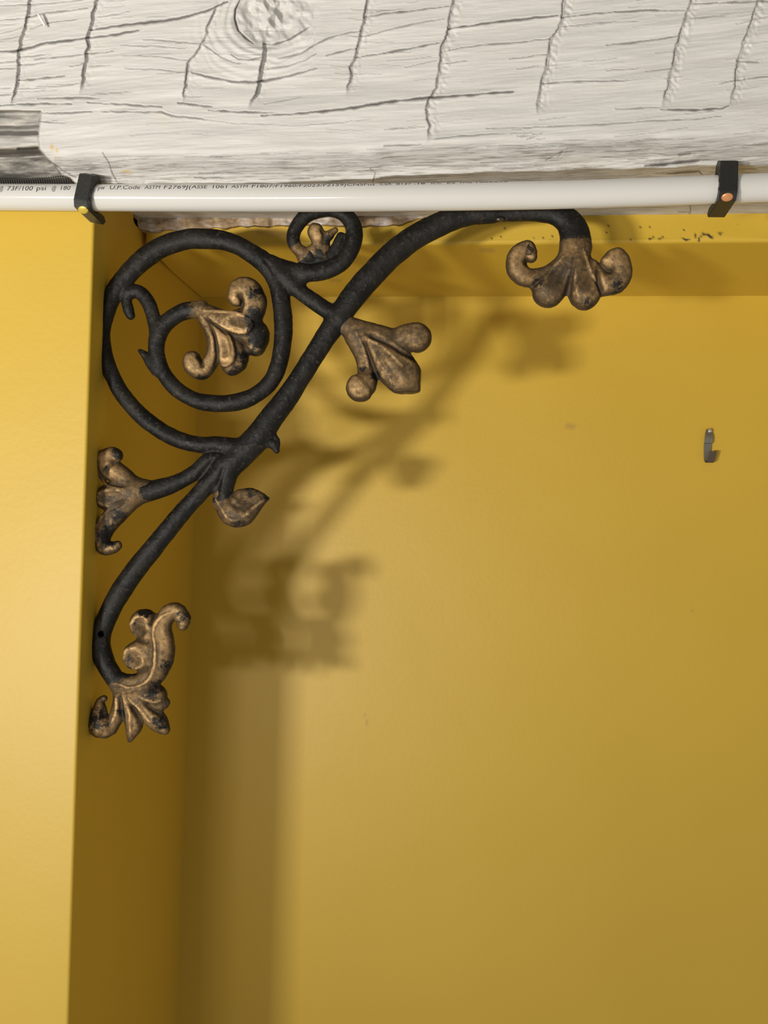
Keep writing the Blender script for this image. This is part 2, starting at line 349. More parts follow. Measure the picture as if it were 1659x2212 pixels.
# knot
kd = np.hypot((U - 596 - .25 * (38 - RW)) / 1.2, (RW - 32)) + 16 * vnoise(U * .03, RW * .03, 35); ka = np.arctan2(RW - 38, U - 590)
kn = np.exp(-(kd / 62) ** 4)
h += 9 * np.exp(-((kd - 95) / 34) ** 2) * (RW > -40) * np.exp(-np.maximum(U - 660, 0) / 60) - 12 * kn
h += kn * (30 * vnoise(U * .035 + RW * .02, RW * .03, 31) + 20 * vnoise(U * .08 - RW * .05, RW * .045 + U * .02, 32) + 4 * vnoise(U * .2, RW * .15, 33))
ringz = np.exp(-((kd - 100) / 40) ** 2) * (U < 680)
h += ringz * 1.3 * np.sin(kd * .42 + 2 * vnoise(U * .03, RW * .03, 34))
CR = [  # photo-traced checks in the timber: points, half-width, strength
 ([(0, 13), (100, 8), (180, 0)], 1.3, .7), ([(0, 44), (50, 40), (100, 28), (190, 18)], 1.5, .8), ([(65, 62), (110, 48), (165, 42)], 1.3, .7), ([(0, 73), (50, 60)], 1.2, .6),
 ([(0, 86), (40, 79)], 1.3, .7), ([(-60, 116), (0, 112), (40, 110), (100, 93), (180, 84), (250, 75), (300, 65)], 2.6, 1), ([(195, 66), (240, 58), (300, 50), (350, 46), (400, 37), (450, 22), (492, 4)], 2.6, 1),
 ([(210, 38), (280, 25)], 1.3, .6), ([(40, 124), (110, 117)], 1.3, .7), ([(75, 128), (180, 118), (245, 111)], 1.5, .8), ([(0, 136), (35, 132)], 1.3, .7), ([(35, 142), (100, 135)], 1.3, .6),
 ([(0, 149), (35, 147)], 1.4, .8), ([(150, 143), (172, 141), (180, 136)], 1.6, .8), ([(185, 143), (240, 141)], 1.2, .5), ([(40, 174), (85, 170), (140, 164)], 1.9, .9), ([(80, 187), (130, 186), (172, 180)], 1.3, .6),
 ([(40, 192), (88, 190)], 1.3, .7), ([(0, 206), (25, 204)], 1.5, .8), ([(82, 213), (170, 211), (215, 213)], 1.9, .9), ([(0, 229), (25, 226), (90, 224), (155, 224)], 2.0, .9), ([(190, 222), (260, 225), (350, 231)], 2, .9),
 ([(90, 245), (150, 244), (200, 242)], 1.7, .9), ([(220, 241), (350, 242), (372, 250), (450, 258)], 1.7, .8), ([(260, 98), (330, 99), (400, 105)], 1.3, .7), ([(290, 119), (360, 124), (406, 131)], 1.4, .7),
 ([(270, 148), (340, 150), (400, 157)], 1.3, .7), ([(310, 85), (370, 89), (435, 95)], 1.3, .8), ([(440, 96), (480, 125), (505, 135), (520, 137)], 1.6, .8), ([(518, 0), (509, 20), (507, 40), (515, 65), (530, 82), (548, 94)], 2.2, 1),
 ([(568, 95), (590, 97), (620, 87), (650, 70), (668, 58)], 2.2, .9), ([(500, 118), (515, 127), (535, 130), (560, 126), (568, 123)], 1.9, .9), ([(415, 157), (460, 168), (500, 176), (550, 178), (600, 170), (650, 157), (685, 147)], 2.2, .9),
 ([(385, 222), (460, 231)], 2, .9), ([(450, 238), (500, 241), (560, 243), (590, 243)], 1.9, .9), ([(570, 150), (620, 143), (660, 130), (685, 115)], 1.5, .7), ([(600, 127), (650, 116), (690, 92), (710, 82), (740, 73), (782, 66)], 1.6, .8),
 ([(705, 120), (740, 110), (772, 104)], 1.8, .9), ([(570, 225), (650, 210)], 1.2, .5), ([(565, 250), (650, 245), (700, 240), (760, 233), (830, 222), (900, 213), (1000, 206), (1110, 198)], 2.6, 1),
 ([(440, 258), (500, 266), (650, 271), (800, 258)], 1.2, .5), ([(785, 38), (830, 30), (900, 22), (975, 12)], 1.8, .9), ([(790, 78), (830, 67), (890, 52), (960, 40)], 1.5, .7), ([(770, 124), (830, 115), (900, 102), (950, 92)], 1.9, .9),
 ([(970, 62), (1040, 52), (1110, 43), (1205, 33)], 2.2, 1), ([(1215, 38), (1290, 28), (1400, 22), (1480, 22)], 1.7, .9), ([(1215, 58), (1300, 48), (1380, 45)], 1.3, .7), ([(960, 110), (1030, 98), (1110, 92), (1190, 83)], 1.5, .8),
 ([(875, 145), (945, 130)], 1.3, .6), ([(955, 138), (1010, 131)], 1.3, .7), ([(1100, 127), (1180, 117)], 1.4, .7), ([(1310, 97), (1400, 88), (1465, 77)], 1.6, .8), ([(1480, 40), (1530, 36), (1570, 34)], 1.3, .6),
 ([(1500, 8), (1600, 5), (1690, 1)], 1.7, .8), ([(1172, 180), (1260, 175), (1350, 174)], 1.6, .8), ([(1310, 152), (1380, 147)], 1.2, .6), ([(1427, 236), (1500, 237), (1560, 234), (1575, 228)], 2.2, .95), ([(1330, 235), (1425, 232)], 1.5, .7),
 ([(1555, 180), (1600, 172), (1700, 160)], 1.6, .8), ([(1590, 132), (1640, 135)], 2, .7), ([(1050, 278), (1150, 275), (1300, 268), (1420, 260), (1500, 257), (1560, 250)], 1.4, .7), ([(940, 299), (1000, 293), (1090, 288)], 1.5, .7),
 ([(830, 280), (918, 274)], 1.2, .6), ([(830, 316), (910, 313)], 1.6, .7), ([(1590, 52), (1700, 26)], 1.3, .5), ([(1395, 155), (1452, 147)], 1.3, .6), ([(1117, 148), (1165, 142)], 1.4, .6), ([(0, 192), (24, 190)], 1.3, .6),
 ([(85, 263), (140, 266)], 1.4, .7), ([(222, 330), (235, 350), (243, 375), (256, 398)], 1.5, .8), ([(118, 354), (140, 372), (165, 384)], 2.0, .8), ([(430, 375), (520, 373)], 1.5, .7), ([(420, 385), (486, 384)], 1.5, .8),
 ([(1395, 359), (1450, 353), (1512, 346)], 3.0, 1), ([(1440, 375), (1510, 370), (1518, 377)], 2.2, .9), ([(1468, 335), (1494, 332)], 3, .8), ([(1490, 440), (1492, 455), (1486, 475)], 1.6, .8), ([(1465, 458), (1490, 458)], 1.3, .7),
 ([(800, 365), (812, 372), (806, 394)], 2, .7), ([(560, 388), (640, 386), (700, 382)], 1.2, .6), ([(1180, 345), (1215, 328), (1205, 340)], 1.6, .6)]
for _ in range(130):
    x0 = random.uniform(-60, 1650); y0 = random.uniform(-40, 300); L_ = random.uniform(25, 110)
    sl = -.10 if x0 > 800 else (-.06 if x0 < 350 else .02)
    CR.append(([(x0, y0), (x0 + L_ * .5, y0 + L_ * .5 * sl + random.uniform(-1.5, 1.5)), (x0 + L_, y0 + L_ * sl)], 1.0, random.uniform(.15, .5)))
for _ in range(150):
    x0 = random.uniform(60, 1650); L_ = random.uniform(25, 150); e0 = float(np.interp(x0, us, EA[:, 0])); y0 = e0 + random.uniform(2, 90); sl = -.015 if x0 < 800 else -.04
    CR.append(([(x0, y0), (x0 + L_, y0 + L_ * sl)], 1.0, random.uniform(.15, .55)))
for x0 in np.linspace(1112, 1168, 9):
    y0 = 284 + random.uniform(0, 20); CR.append(([(x0 - 9, y0 + random.uniform(-2, 2)), (x0, y0 + random.uniform(-2, 2)), (x0 + 10, y0 - 2)], 1.4, .5))
for pts, w, st in CR:
    pts = np.array(pts, float)
    i0, i1 = np.searchsorted(us, [pts[:, 0].min() - 8, pts[:, 0].max() + 8]); j0, j1 = np.searchsorted(rs, [pts[:, 1].min() - 8, pts[:, 1].max() + 8])
    if i1 <= i0 or j1 <= j0: continue
    u, v = U[i0:i1, j0:j1], RW[i0:i1, j0:j1]
    d, t = poly_dist(u, v + 1.6 * vnoise(u * .07, v * 0, 41) + .8 * vnoise(u * .3, v * 0, 42), pts)
    ww = w * (.55 + .45 * np.sin(np.pi * np.clip(t, .02, .98)) ** .6) * np.clip(1 + 1.2 * vnoise(u * .06, v * .05, 43), .35, 1.6) * .86
    g = st * np.exp(-(d / np.maximum(ww, .9)) ** 2)
    crack[i0:i1, j0:j1] = np.maximum(crack[i0:i1, j0:j1], g); h[i0:i1, j0:j1] -= 4.5 * g * min(1, w / 2)
    lip = .8 * st * np.exp(-((d - ww * 2.2) / 2.0) ** 2); h[i0:i1, j0:j1] += lip
# bright torn ridge in the deep check by the clip at right
d, _ = poly_dist(U, RW, [(1425, 371), (1470, 368), (1510, 366)]); h += 4 * np.exp(-(d / 2.5) ** 2)
# notch broken out of the lower left end
NE = np.array([(90, 238), (86, 262), (83, 300), (86, 322), (100, 340), (120, 357), (132, 378), (150, 384), (163, 396), (180, 420), (200, 500)], float)
nx_ = np.interp(RW, NE[:, 1], NE[:, 0]) + 3 * vnoise(U * .03, RW * .12, 51)
notch = (1 - sm(-2.5, 2.5, U - nx_)) * sm(238, 243, RW + 2 * vnoise(U * .03, RW * 0, 52))
tier2 = sm(318, 340, RW + 8 * vnoise(U * .02, RW * 0, 53) + .06 * U)
DN = .775 + .004 * sm(255, 330, RW) + .045 * tier2
DN = DN + S_PX * (5 * vnoise(U * .012, RW * .09, 54) + 4 * vnoise(U * .03, RW * .2, 55) + 4 * tier2 * vnoise(U * .05, RW * .06, 56))
for pts, w in (([(-100, 278), (40, 275), (83, 272)], 2.5), ([(-100, 292), (20, 289), (84, 287)], 4), ([(40, 321), (83, 319)], 2.5)):
    d, _ = poly_dist(U, RW + 3 * vnoise(U * .05, RW * 0, 57), pts); crack = np.maximum(crack, .9 * np.exp(-(d / w) ** 2) * notch); DN = DN + .004 * np.exp(-(d / w) ** 2)
grime_shade = notch * (.75 + .25 * tier2) * np.clip(1.0 - .45 * np.exp(-((RW - 308) / 14) ** 2) + .3 * vnoise(U * .03, RW * .1, 58), 0, 1)  # dirt and shade of the deep notch, both put into the colour
darkm = notch * sm(345, 388, RW + 16 * vnoise(U * .03, RW * .06, 59) - .12 * U)  # shade in the gap at the notch foot, painted near-black
yel = np.zeros_like(U)
for (x, y, a, b) in ((112, 318, 4, 7), (123, 325, 3, 5), (120, 340, 3, 3), (274, 370, 9, 3)):
    yel = np.maximum(yel, .75 * np.exp(-(((U - x) / a) ** 2 + ((RW - y) / b) ** 2) ** 1.5))
Dfin = Dp - h * S_PX
Dfin = Dfin * (1 - notch) + DN * notch
P = at(U, RW, Dfin)
# the underside beyond the chamfer also gets its roughness vertically
V = P.reshape(-1, 3); NU, NVV = U.shape
frontn = len(V)
topi = np.arange(NU) * NVV; boti = topi + NVV - 1
backtop = V[topi].copy(); backtop[:, 1] = .96; backbot = V[boti].copy(); backbot[:, 1] = .96
VV = np.vstack([V, backtop, backbot]); a0 = frontn + np.arange(NU); b0 = a0 + NU
ex = np.vstack([np.stack([topi[1:], topi[:-1], a0[:-1], a0[1:]], -1), np.stack([boti[:-1], boti[1:], b0[1:], b0[:-1]], -1)])
z2 = np.zeros(2 * NU)
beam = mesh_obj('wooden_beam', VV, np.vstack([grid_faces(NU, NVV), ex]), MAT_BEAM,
                attrs={k: np.r_[a.ravel(), z2] for k, a in (('crack', np.clip(crack, 0, 1)), ('grime_shade', grime_shade), ('dark', darkm), ('yellow', yel), ('wear_shade', wear_shade))})
tag(beam, 'thick white painted hand-hewn timber beam with knot and cracks', 'beam', None, 'thing')
a, b = at(81, 28, DF - .004), at(98, 57, DF - .0015)
V, Fc = tube(np.linspace(a, b, 5), [.0006, .0010, .0011, .0010, .0007], 8)
tag(mesh_obj('splinter', V, Fc, MAT_SPLINTER, beam), 'pale splinter standing off the beam face')
# scrap of netting in the broken notch
net = bmesh.new()
def add_tube(bm, path, rad, n=6):
    V, Fc = tube(path, rad, n); vs = [bm.verts.new(v) for v in V]
    for f in Fc: bm.faces.new([vs[i] for i in f])
for k in range(4):
    uu = np.linspace(-60, 158, 24); vv = 384 + k * 4.2 + 5 * np.sin((uu + 40) / 60) * (1 - k * .2) - .03 * uu
    add_tube(net, at(uu, vv, .797 + .0007 * k), .00045)
for x in np.arange(-60, 156, 5.0):
    add_tube(net, at(np.array([x, x + 1, x + 2.]), np.array([381., 390., 399.]) + 5 * math.sin((x + 40) / 60) - .03 * x, np.array([.796, .797, .798])), .0004)
tag(bm_obj('netting', net, MAT_NET, None, True), 'dark scrap of netting tucked in the broken beam notch above the pipe', 'netting')

# ------------------------------------------------------------------ white pipe with its printed line
YP, RP = .768, .0113
pc = np.array([(-540, 424.5), (-260, 425.5), (-100, 425.8), (0, 426), (200, 427), (420, 428), (630, 428), (830, 426.5), (1000, 424.5), (1220, 420.5), (1400, 414.6), (1659, 405), (1800, 400.5), (1950, 399), (2260, 400)], float)
pcs = catmull(pc, 12.0); path = at(pcs[:, 0], pcs[:, 1], YP)
V, Fc = tube(path, RP, 64)
pipe = mesh_obj('water_pipe', V, Fc, MAT_PEX)
tag(pipe, 'white plastic water pipe with printed black lettering running under the beam', 'pipe')
ANG_U = [0, 60, 236, 500, 800, 1000, 1090]; ANG_A = [30, 30, 37, 46, 58, 65, 73]
CAP = 12.0                                            # letter height along the tube's skin, photo pixels
words = [('i', -4, 1), ('@', 12, 20), ('73F/100', 28.5, 83), ('psi', 91.5, 111), ('@', 124, 132.5), ('180', 143, 163), ('pw', 222, 236.5), ('U.P.Code', 247, 311.5), ('ASTM', 321, 353.5), ('F2769J(', 362.5, 420),
         ('ASSE', 421, 454), ('1061', 466, 496), ('ASTM', 506, 540), ('F1807/F1960/F2023/F2159)CNSFus', 549.5, 811), ('CSA', 822, 847), ('B137', 858, 889), ('.18', 896, 918.5), ('ICC', 932, 954), ('ES', 966, 983), ('PMG', 994, 1019), ('AW2#0232', 1028, 1096)]
words[-1] = ('1006202', 1028, 1096)
bmT = bmesh.new()
for wd, x0, x1 in words:
    cu = bpy.data.curves.new('t', 'FONT'); cu.body = wd; cu.size = 1.0; cu.resolution_u = 3
    to = bpy.data.objects.new('t', cu); COL.objects.link(to)
    bpy.context.view_layer.update()
    dg = bpy.context.evaluated_depsgraph_get()
    me = bpy.data.meshes.new_from_object(to.evaluated_get(dg))
    bpy.data.objects.remove(to); bpy.data.curves.remove(cu)
    b2 = bmesh.new(); b2.from_mesh(me); bpy.data.meshes.remove(me)
    bmesh.ops.triangulate(b2, faces=b2.faces)
    for _ in range(3):
        ed = [e for e in b2.edges if abs(e.verts[0].co.y - e.verts[1].co.y) > .13]
        if ed: bmesh.ops.subdivide_edges(b2, edges=ed, cuts=1)
        bmesh.ops.triangulate(b2, faces=b2.faces)
    X = np.array([v.co[:] for v in b2.verts]); xa, xb = X[:, 0].min(), X[:, 0].max()
    cap = .70
    uu = x0 + (X[:, 0] - xa) / (xb - xa) * (x1 - x0)
    ang = np.radians(np.interp(uu, ANG_U, ANG_A)) + X[:, 1] / cap * CAP / 28.6
    C = at(uu, np.interp(uu, pcs[:, 0], pcs[:, 1]), YP)
    el = np.arctan2(C[:, 2], C[:, 1])                    # elevation of the sight line to the pipe
    n_ = np.stack([0 * ang, -np.cos(ang - el), np.sin(ang - el)], -1)
    W = C + (RP + .00006) * n_
    b2.verts.index_update(); nv = [bmT.verts.new(p) for p in W]
    for f in b2.faces:
        try: bmT.faces.new([nv[v.index] for v in f.verts])
        except ValueError: pass
    b2.free()
bmT.verts.index_update()
V = np.array([v.co[:] for v in bmT.verts]); Fc = [[v.index for v in f.verts] for f in bmT.faces]; bmT.free()
tag(mesh_obj('printed_text', V, Fc, MAT_INK, pipe, False), 'black printed lettering')

# ------------------------------------------------------------------ pipe clips
def clip(u, width, tilt, mirror, nailmat, front_top, label, nlabel, nx, ny):
    C = at(u, float(np.interp(u, pcs[:, 0], pcs[:, 1])), YP)
    root = empty('pipe_clip', tuple(C))
    tag(root, label, 'clip', 'pipe clips under the beam')
    ri = .0117; pr = []
    # outline in (y, z) about the pipe centre: front, fold, lower face, tip, then back round the pipe
    pr += [(-.0165, front_top), (-.0165, -.0085), (-.0128, -.0142), (.0215, -.0158), (.0245, -.0118), (.0190, -.0088), (.0150, -.0085)]
    for a in np.radians(np.linspace(-52, -180 - 100, 26)): pr.append((ri * math.cos(a), ri * math.sin(a)))
    pr += [(-.0005, front_top + .002), (-.006, front_top + .0045)]
    bm = bmesh.new(); hw = width / 2
    A = [bm.verts.new((-hw, y, z)) for y, z in pr]; B = [bm.verts.new((hw, y, z)) for y, z in pr]; n = len(pr)
    bm.faces.new(A); bm.faces.new(B[::-1])
    for i in range(n): bm.faces.new([A[i], B[i], B[(i + 1) % n], A[(i + 1) % n]])
    bmesh.ops.recalc_face_normals(bm, faces=bm.faces)
    ed = [e for e in bm.edges if e.calc_face_angle(0) > .5]
    bmesh.ops.bevel(bm, geom=ed, offset=.0005, segments=2, affect='EDGES')
    R_ = Matrix.Rotation(tilt, 3, 'Y')
    bmesh.ops.transform(bm, matrix=R_.to_4x4(), verts=bm.verts)
    # three moulded slots along the visible side
    for k in range(3):
        s = bmesh.ops.create_icosphere(bm, subdivisions=2, radius=1.0)
        c = Vector((mirror * hw, -.0150 + .0006 * k, .0085 - .0068 * k))
        bmesh.ops.transform(bm, matrix=(R_.to_4x4() @ Matrix.Translation(c) @ Matrix.Diagonal((.0008, .0011, .0019, 1))), verts=s['verts'])
    bmesh.ops.translate(bm, vec=Vector(C), verts=bm.verts)
    body = bm_obj('clip_body', bm, MAT_CLIP, root)
    # nail driven up through the fold into the beam
    bm = bmesh.new()
    axis = Vector((0, -.72, -.69)).normalized()
    rot = axis.to_track_quat('Z', 'Y').to_matrix().to_4x4()
    pos = Vector(C) + R_ @ Vector((nx, -.0152 if ny > -.0135 else -.0118, ny))
    s = bmesh.ops.create_uvsphere(bm, u_segments=20, v_segments=10, radius=1)
    bmesh.ops.transform(bm, matrix=Matrix.Translation(pos) @ rot @ Matrix.Diagonal((.0046, .0036, .0012, 1)), verts=s['verts'])
    s = bmesh.ops.create_cone(bm, cap_ends=True, segments=10, radius1=.0011, radius2=.0011, depth=.006)
    bmesh.ops.transform(bm, matrix=Matrix.Translation(pos - axis * .0032) @ rot, verts=s['verts'])
    nail = bm_obj('nail', bm, nailmat, root, True); tag(nail, nlabel)
    return root
clip(196, .0130, math.radians(11), 1, MAT_BRASS, .0140, 'black plastic pipe clip with yellow nail head near the left pier corner', 'yellow brass nail head', .0018, -.0148)
clip(1563, .0138, math.radians(1), -1, MAT_COPPER, .0165, 'black plastic pipe clip with copper nail head at right end of pipe', 'copper nail head', -.0006, -.0122)

# ------------------------------------------------------------------ picture hook on the back wall
S1 = D1 / F
hk = empty('picture_hook', tuple(at(1530, 965, D1)))
tag(hk, 'small bent steel picture hook nailed to the yellow back wall', 'hook')
def strip(name, rows, mat, w=15.0, th=.0009, tilt=0):
    """bent metal strip: rows of (u, v, distance off the wall)"""
    rows = catmull(np.array(rows, float), 2.5); c = at(rows[:, 0], rows[:, 1], D1); c[:, 1] -= rows[:, 2]
    T = np.gradient(c, axis=0); T /= np.linalg.norm(T, axis=1)[:, None]; X = np.array([1., 0, 0]); N = np.cross(X, T); N /= np.linalg.norm(N, axis=1)[:, None]
    wd = np.broadcast_to(np.asarray(w, float), (len(rows),)) if np.isscalar(w) else np.interp(np.linspace(0, 1, len(rows)), np.linspace(0, 1, len(w)), w)
    hw = (wd * S1 / 2)[:, None]
    V = np.stack([c - X * hw - N * th / 2, c + X * hw - N * th / 2, c + X * hw + N * th / 2, c - X * hw + N * th / 2], 1).reshape(-1, 3)
    n = len(rows); Fc = [[i * 4 + j, i * 4 + (j + 1) % 4, i * 4 + 4 + (j + 1) % 4, i * 4 + 4 + j] for i in range(n - 1) for j in range(4)]
    Fc += [[0, 1, 2, 3], [n * 4 - 4, n * 4 - 1, n * 4 - 2, n * 4 - 3]]
    bm = bmesh.new(); vs = [bm.verts.new(v) for v in V]
    for f in Fc: bm.faces.new([vs[i] for i in f])
    return bm_obj(name, bm, mat, hk)
strip('strip', [(1530, 928, .0018), (1529.5, 932, .0032), (1529, 944, .0050), (1528.5, 957, .0042), (1528, 958.5, .0022), (1527.5, 975, .0018), (1527.5, 992, .0020), (1528, 997, .0032)], MAT_STEEL, [9, 14, 17, 17, 15.5, 15, 15, 15, 14])
strip('hook_tongue', [(1528, 997.5, .0032), (1529, 999.5, .0060), (1531, 999, .0088), (1533, 990, .0108), (1534.5, 977, .0125)], MAT_RUST, 13.5)
pn = at(1532, 931, D1); pn[1] -= .0046
V, Fc = tube([pn + np.array([.0, .0062, -.001]), pn + np.array([.0, .002, 0]), pn, pn + np.array([0, -.0006, .0001])], [.0012, .0012, .0026, .0016], 14)
tag(mesh_obj('nail', V, Fc, MAT_SHINY, hk), 'bright nail head')

# ------------------------------------------------------------------ scrolled iron bracket, cast as one solid from traced rods and leaves
class Field:
    """signed distance volume in photo-pixel units on the plane of the bracket; w counts towards the room"""
    def __init__(s, u0, u1, v0, v1, w0=-34, w1=56, res=1.6):
        s.res = res; s.o = np.array([u0, v0, w0], float)
        s.n = np.array([int((u1 - u0) / res) + 1, int((v1 - v0) / res) + 1, int((w1 - w0) / res) + 1])
        s.ax = [s.o[i] + res * np.arange(s.n[i]) for i in range(3)]
        s.d = np.full(s.n, 30.0, np.float32)
    def sl(s, lo, hi):
        a = np.maximum(np.floor((np.array(lo) - s.o) / s.res).astype(int), 0); b = np.minimum(np.ceil((np.array(hi) - s.o) / s.res).astype(int) + 1, s.n)
        return None if (b <= a).any() else tuple(slice(i, j) for i, j in zip(a, b))
    def chain(s, pts, k=8.0, flat=1.0, w=0.0, sub=False):
        """rod through (u, v, radius[, w]) points"""
        P = np.array([tuple(p) + ((w,) if len(p) == 3 else ()) for p in pts], float)
        P = catmull(P, 6.0) if len(P) > 2 else P
        if len(P) == 1: P = np.vstack([P, P + 1e-3])
        rm = P[:, 2].max() + k + 10
        big = s.sl([P[:, 0].min() - rm, P[:, 1].min() - rm, -1e3], [P[:, 0].max() + rm, P[:, 1].max() + rm, 1e3])
        if big is None: return
        off = [b.start for b in big]; tmp = np.full([b.stop - b.start for b in big], 30.0, np.float32)
        for a, b in zip(P[:-1], P[1:]):
            r = max(a[2], b[2]) + k + 10
            q = s.sl([min(a[0], b[0]) - r, min(a[1], b[1]) - r, -1e3], [max(a[0], b[0]) + r, max(a[1], b[1]) + r, 1e3])
            if q is None: continue
            x, y, z = s.ax[0][q[0]][:, None, None], s.ax[1][q[1]][None, :, None], s.ax[2][q[2]][None, None, :]
            ab = (b - a)[[0, 1, 3]]; ab[2] /= flat; L = ab @ ab + 1e-9
            zz = (z - a[3]) / flat
            t = np.clip(((x - a[0]) * ab[0] + (y - a[1]) * ab[1] + zz * ab[2]) / L, 0, 1)
            dd = np.sqrt((x - a[0] - t * ab[0]) ** 2 + (y - a[1] - t * ab[1]) ** 2 + (zz - t * ab[2]) ** 2) - (a[2] + t * (b[2] - a[2]))
            q2 = tuple(slice(i.start - o, i.stop - o) for i, o in zip(q, off))
            tmp[q2] = np.minimum(tmp[q2], dd)
        D = s.d[big]
        if sub:
            h_ = np.maximum(k - np.abs(D + tmp), 0) / k; s.d[big] = np.maximum(D, -tmp) + h_ * h_ * k / 4
        else:
            h_ = np.maximum(k - np.abs(D - tmp), 0) / k; s.d[big] = np.minimum(D, tmp) - h_ * h_ * k / 4
    def groove(s, pts, width, amp, wmin=3.0):
        """crease (amp > 0) or raised rib (amp < 0) drawn on the front"""
        P = np.array(pts, float); P = catmull(np.c_[P, np.zeros(len(P))], 5.0)[:, :2] if len(P) > 2 else P
        if amp < 0: return s.rim(P, 2.2 - amp * .75)
        m = width * 3
        q = s.sl([P[:, 0].min() - m, P[:, 1].min() - m, -1e3], [P[:, 0].max() + m, P[:, 1].max() + m, 1e3])
        if q is None: return
        x, y = np.meshgrid(s.ax[0][q[0]], s.ax[1][q[1]], indexing='ij'); d, t = poly_dist(x, y, P)
        g = amp * np.exp(-(d / width) ** 2) * np.clip(np.minimum(t, 1 - t) * 8 + .35, 0, 1)
        s.d[q] += (g[:, :, None] * sm(wmin, wmin + 10, s.ax[2][q[2]])[None, None, :]).astype(np.float32)
    def top(s):
        """height of the front surface over the plane (nan where there is no metal)"""
        ins = s.d < 0; any_ = ins.any(2); k = s.n[2] - 1 - np.argmax(ins[:, :, ::-1], 2); k = np.minimum(k, s.n[2] - 2)
        i, j = np.meshgrid(range(s.n[0]), range(s.n[1]), indexing='ij'); a, b = s.d[i, j, k], s.d[i, j, k + 1]
        return np.where(any_, s.ax[2][k] + s.res * np.clip(a / (a - b - 1e-6), 0, 1), np.nan)
    def rim(s, P, rad):
        """raised bead following the surface"""
        H = s.top(); ii = np.clip(((P[:, 0] - s.o[0]) / s.res).round().astype(int), 0, s.n[0] - 1); jj = np.clip(((P[:, 1] - s.o[1]) / s.res).round().astype(int), 0, s.n[1] - 1)
        w = H[ii, jj]; ok = ~np.isnan(w)
        if ok.sum() < 3: return
        w = np.interp(np.arange(len(w)), np.where(ok)[0], w[ok]); w = np.convolve(np.r_[w[:1].repeat(3), w, w[-1:].repeat(3)], np.ones(7) / 7, 'valid')
        t = np.linspace(0, 1, len(P)); rr = rad * (.45 + .55 * np.clip(np.minimum(t, 1 - t) * 6, 0, 1))
        s.chain(np.c_[P, rr, w - rr * .35], 3.0)
    def relief(s, V):
        """how far each vertex stands above (+) or below (-) the smoothed front surface"""
        H = s.top(); m = ~np.isnan(H); A = np.where(m, H, 0.0); B = m.astype(float); n = int(13 / s.res) | 1; k = np.ones(n) / n
        for ax in (0, 1):
            for _ in range(2):
                A = np.apply_along_axis(np.convolve, ax, A, k, 'same'); B = np.apply_along_axis(np.convolve, ax, B, k, 'same')
        rel = np.where(m, H - A / np.maximum(B, 1e-3), 0)
        ii = np.clip(((V[:, 0] - s.o[0]) / s.res).round().astype(int), 0, s.n[0] - 1); jj = np.clip(((V[:, 1] - s.o[1]) / s.res).round().astype(int), 0, s.n[1] - 1)
        front = V[:, 2] > np.nan_to_num(H[ii, jj], nan=-99) - 5
        return np.where(front, rel[ii, jj], -1.5)
    def dish(s, u, v, a, b, rot, amp, wmin=4.0):
        r = max(a, b) * 2; q = s.sl([u - r, v - r, -1e3], [u + r, v + r, 1e3])
        x, y = np.meshgrid(s.ax[0][q[0]] - u, s.ax[1][q[1]] - v, indexing='ij'); c, n = math.cos(rot), math.sin(rot)
        e = ((x * c + y * n) / a) ** 2 + ((-x * n + y * c) / b) ** 2
        s.d[q] += (amp * np.exp(-e ** 1.5)[:, :, None] * sm(wmin, wmin + 10, s.ax[2][q[2]])[None, None, :]).astype(np.float32)
    def rough(s, amp=1.0):
        x, y = np.meshgrid(s.ax[0], s.ax[1], indexing='ij'); z = s.ax[2]
        n1 = 2 * vnoise(x * .035, y * .035, 71) + 1.0 * vnoise(x * .12, y * .12, 72); n2 = 2 * vnoise(x * .04 + 50, y * .04, 73) + 1.0 * vnoise(x * .13, y * .13 + 9, 74)
        s.d += (amp * (n1[:, :, None] * np.cos(z * .05)[None, None, :] + n2[:, :, None] * np.sin(z * .05)[None, None, :])).astype(np.float32)
    def nets(s):
        """surface nets: one vertex per crossed cell"""
        d = s.d; ins = d < 0
        c = np.zeros(tuple(s.n - 1), np.int8)
        for i in (0, 1):
            for j in (0, 1):
                for k in (0, 1): c += ins[i:s.n[0] - 1 + i, j:s.n[1] - 1 + j, k:s.n[2] - 1 + k]
        act = (c > 0) & (c < 8); idx = np.full(act.shape, -1, np.int64); cells = np.argwhere(act); idx[act] = np.arange(len(cells))
        acc = np.zeros((len(cells), 3)); cnt = np.zeros(len(cells))
        cor = [(i, j, k) for i in (0, 1) for j in (0, 1) for k in (0, 1)]
        val = {q: d[cells[:, 0] + q[0], cells[:, 1] + q[1], cells[:, 2] + q[2]] for q in cor}
        for q in cor:
            for ax in range(3):
                if q[ax] == 0:
                    q2 = tuple(1 if i == ax else q[i] for i in range(3)); a, b = val[q], val[q2]; m = (a < 0) != (b < 0)
                    t = np.where(m, a / np.where(m, a - b, 1), 0); p = np.tile(np.array(q, float), (len(cells), 1)); p[:, ax] = t
                    acc[m] += p[m]; cnt[m] += 1
        V = (cells + acc / cnt[:, None]) * s.res + s.o
        Fs = []
        for ax in range(3):
            sl0 = [slice(None)] * 3; sl1 = [slice(None)] * 3; sl0[ax] = slice(0, -1); sl1[ax] = slice(1, None)
            a, b = ins[tuple(sl0)], ins[tuple(sl1)]; e = np.argwhere(a != b); o1, o2 = [(1, 2), (2, 0), (0, 1)][ax]
            ok = (e[:, o1] > 0) & (e[:, o2] > 0) & (e[:, o1] < s.n[o1] - 1) & (e[:, o2] < s.n[o2] - 1); e = e[ok]
            fl = a[tuple(e.T)]
            def g(p, q):
                x = e.copy(); x[:, o1] -= p; x[:, o2] -= q; return idx[tuple(x.T)]
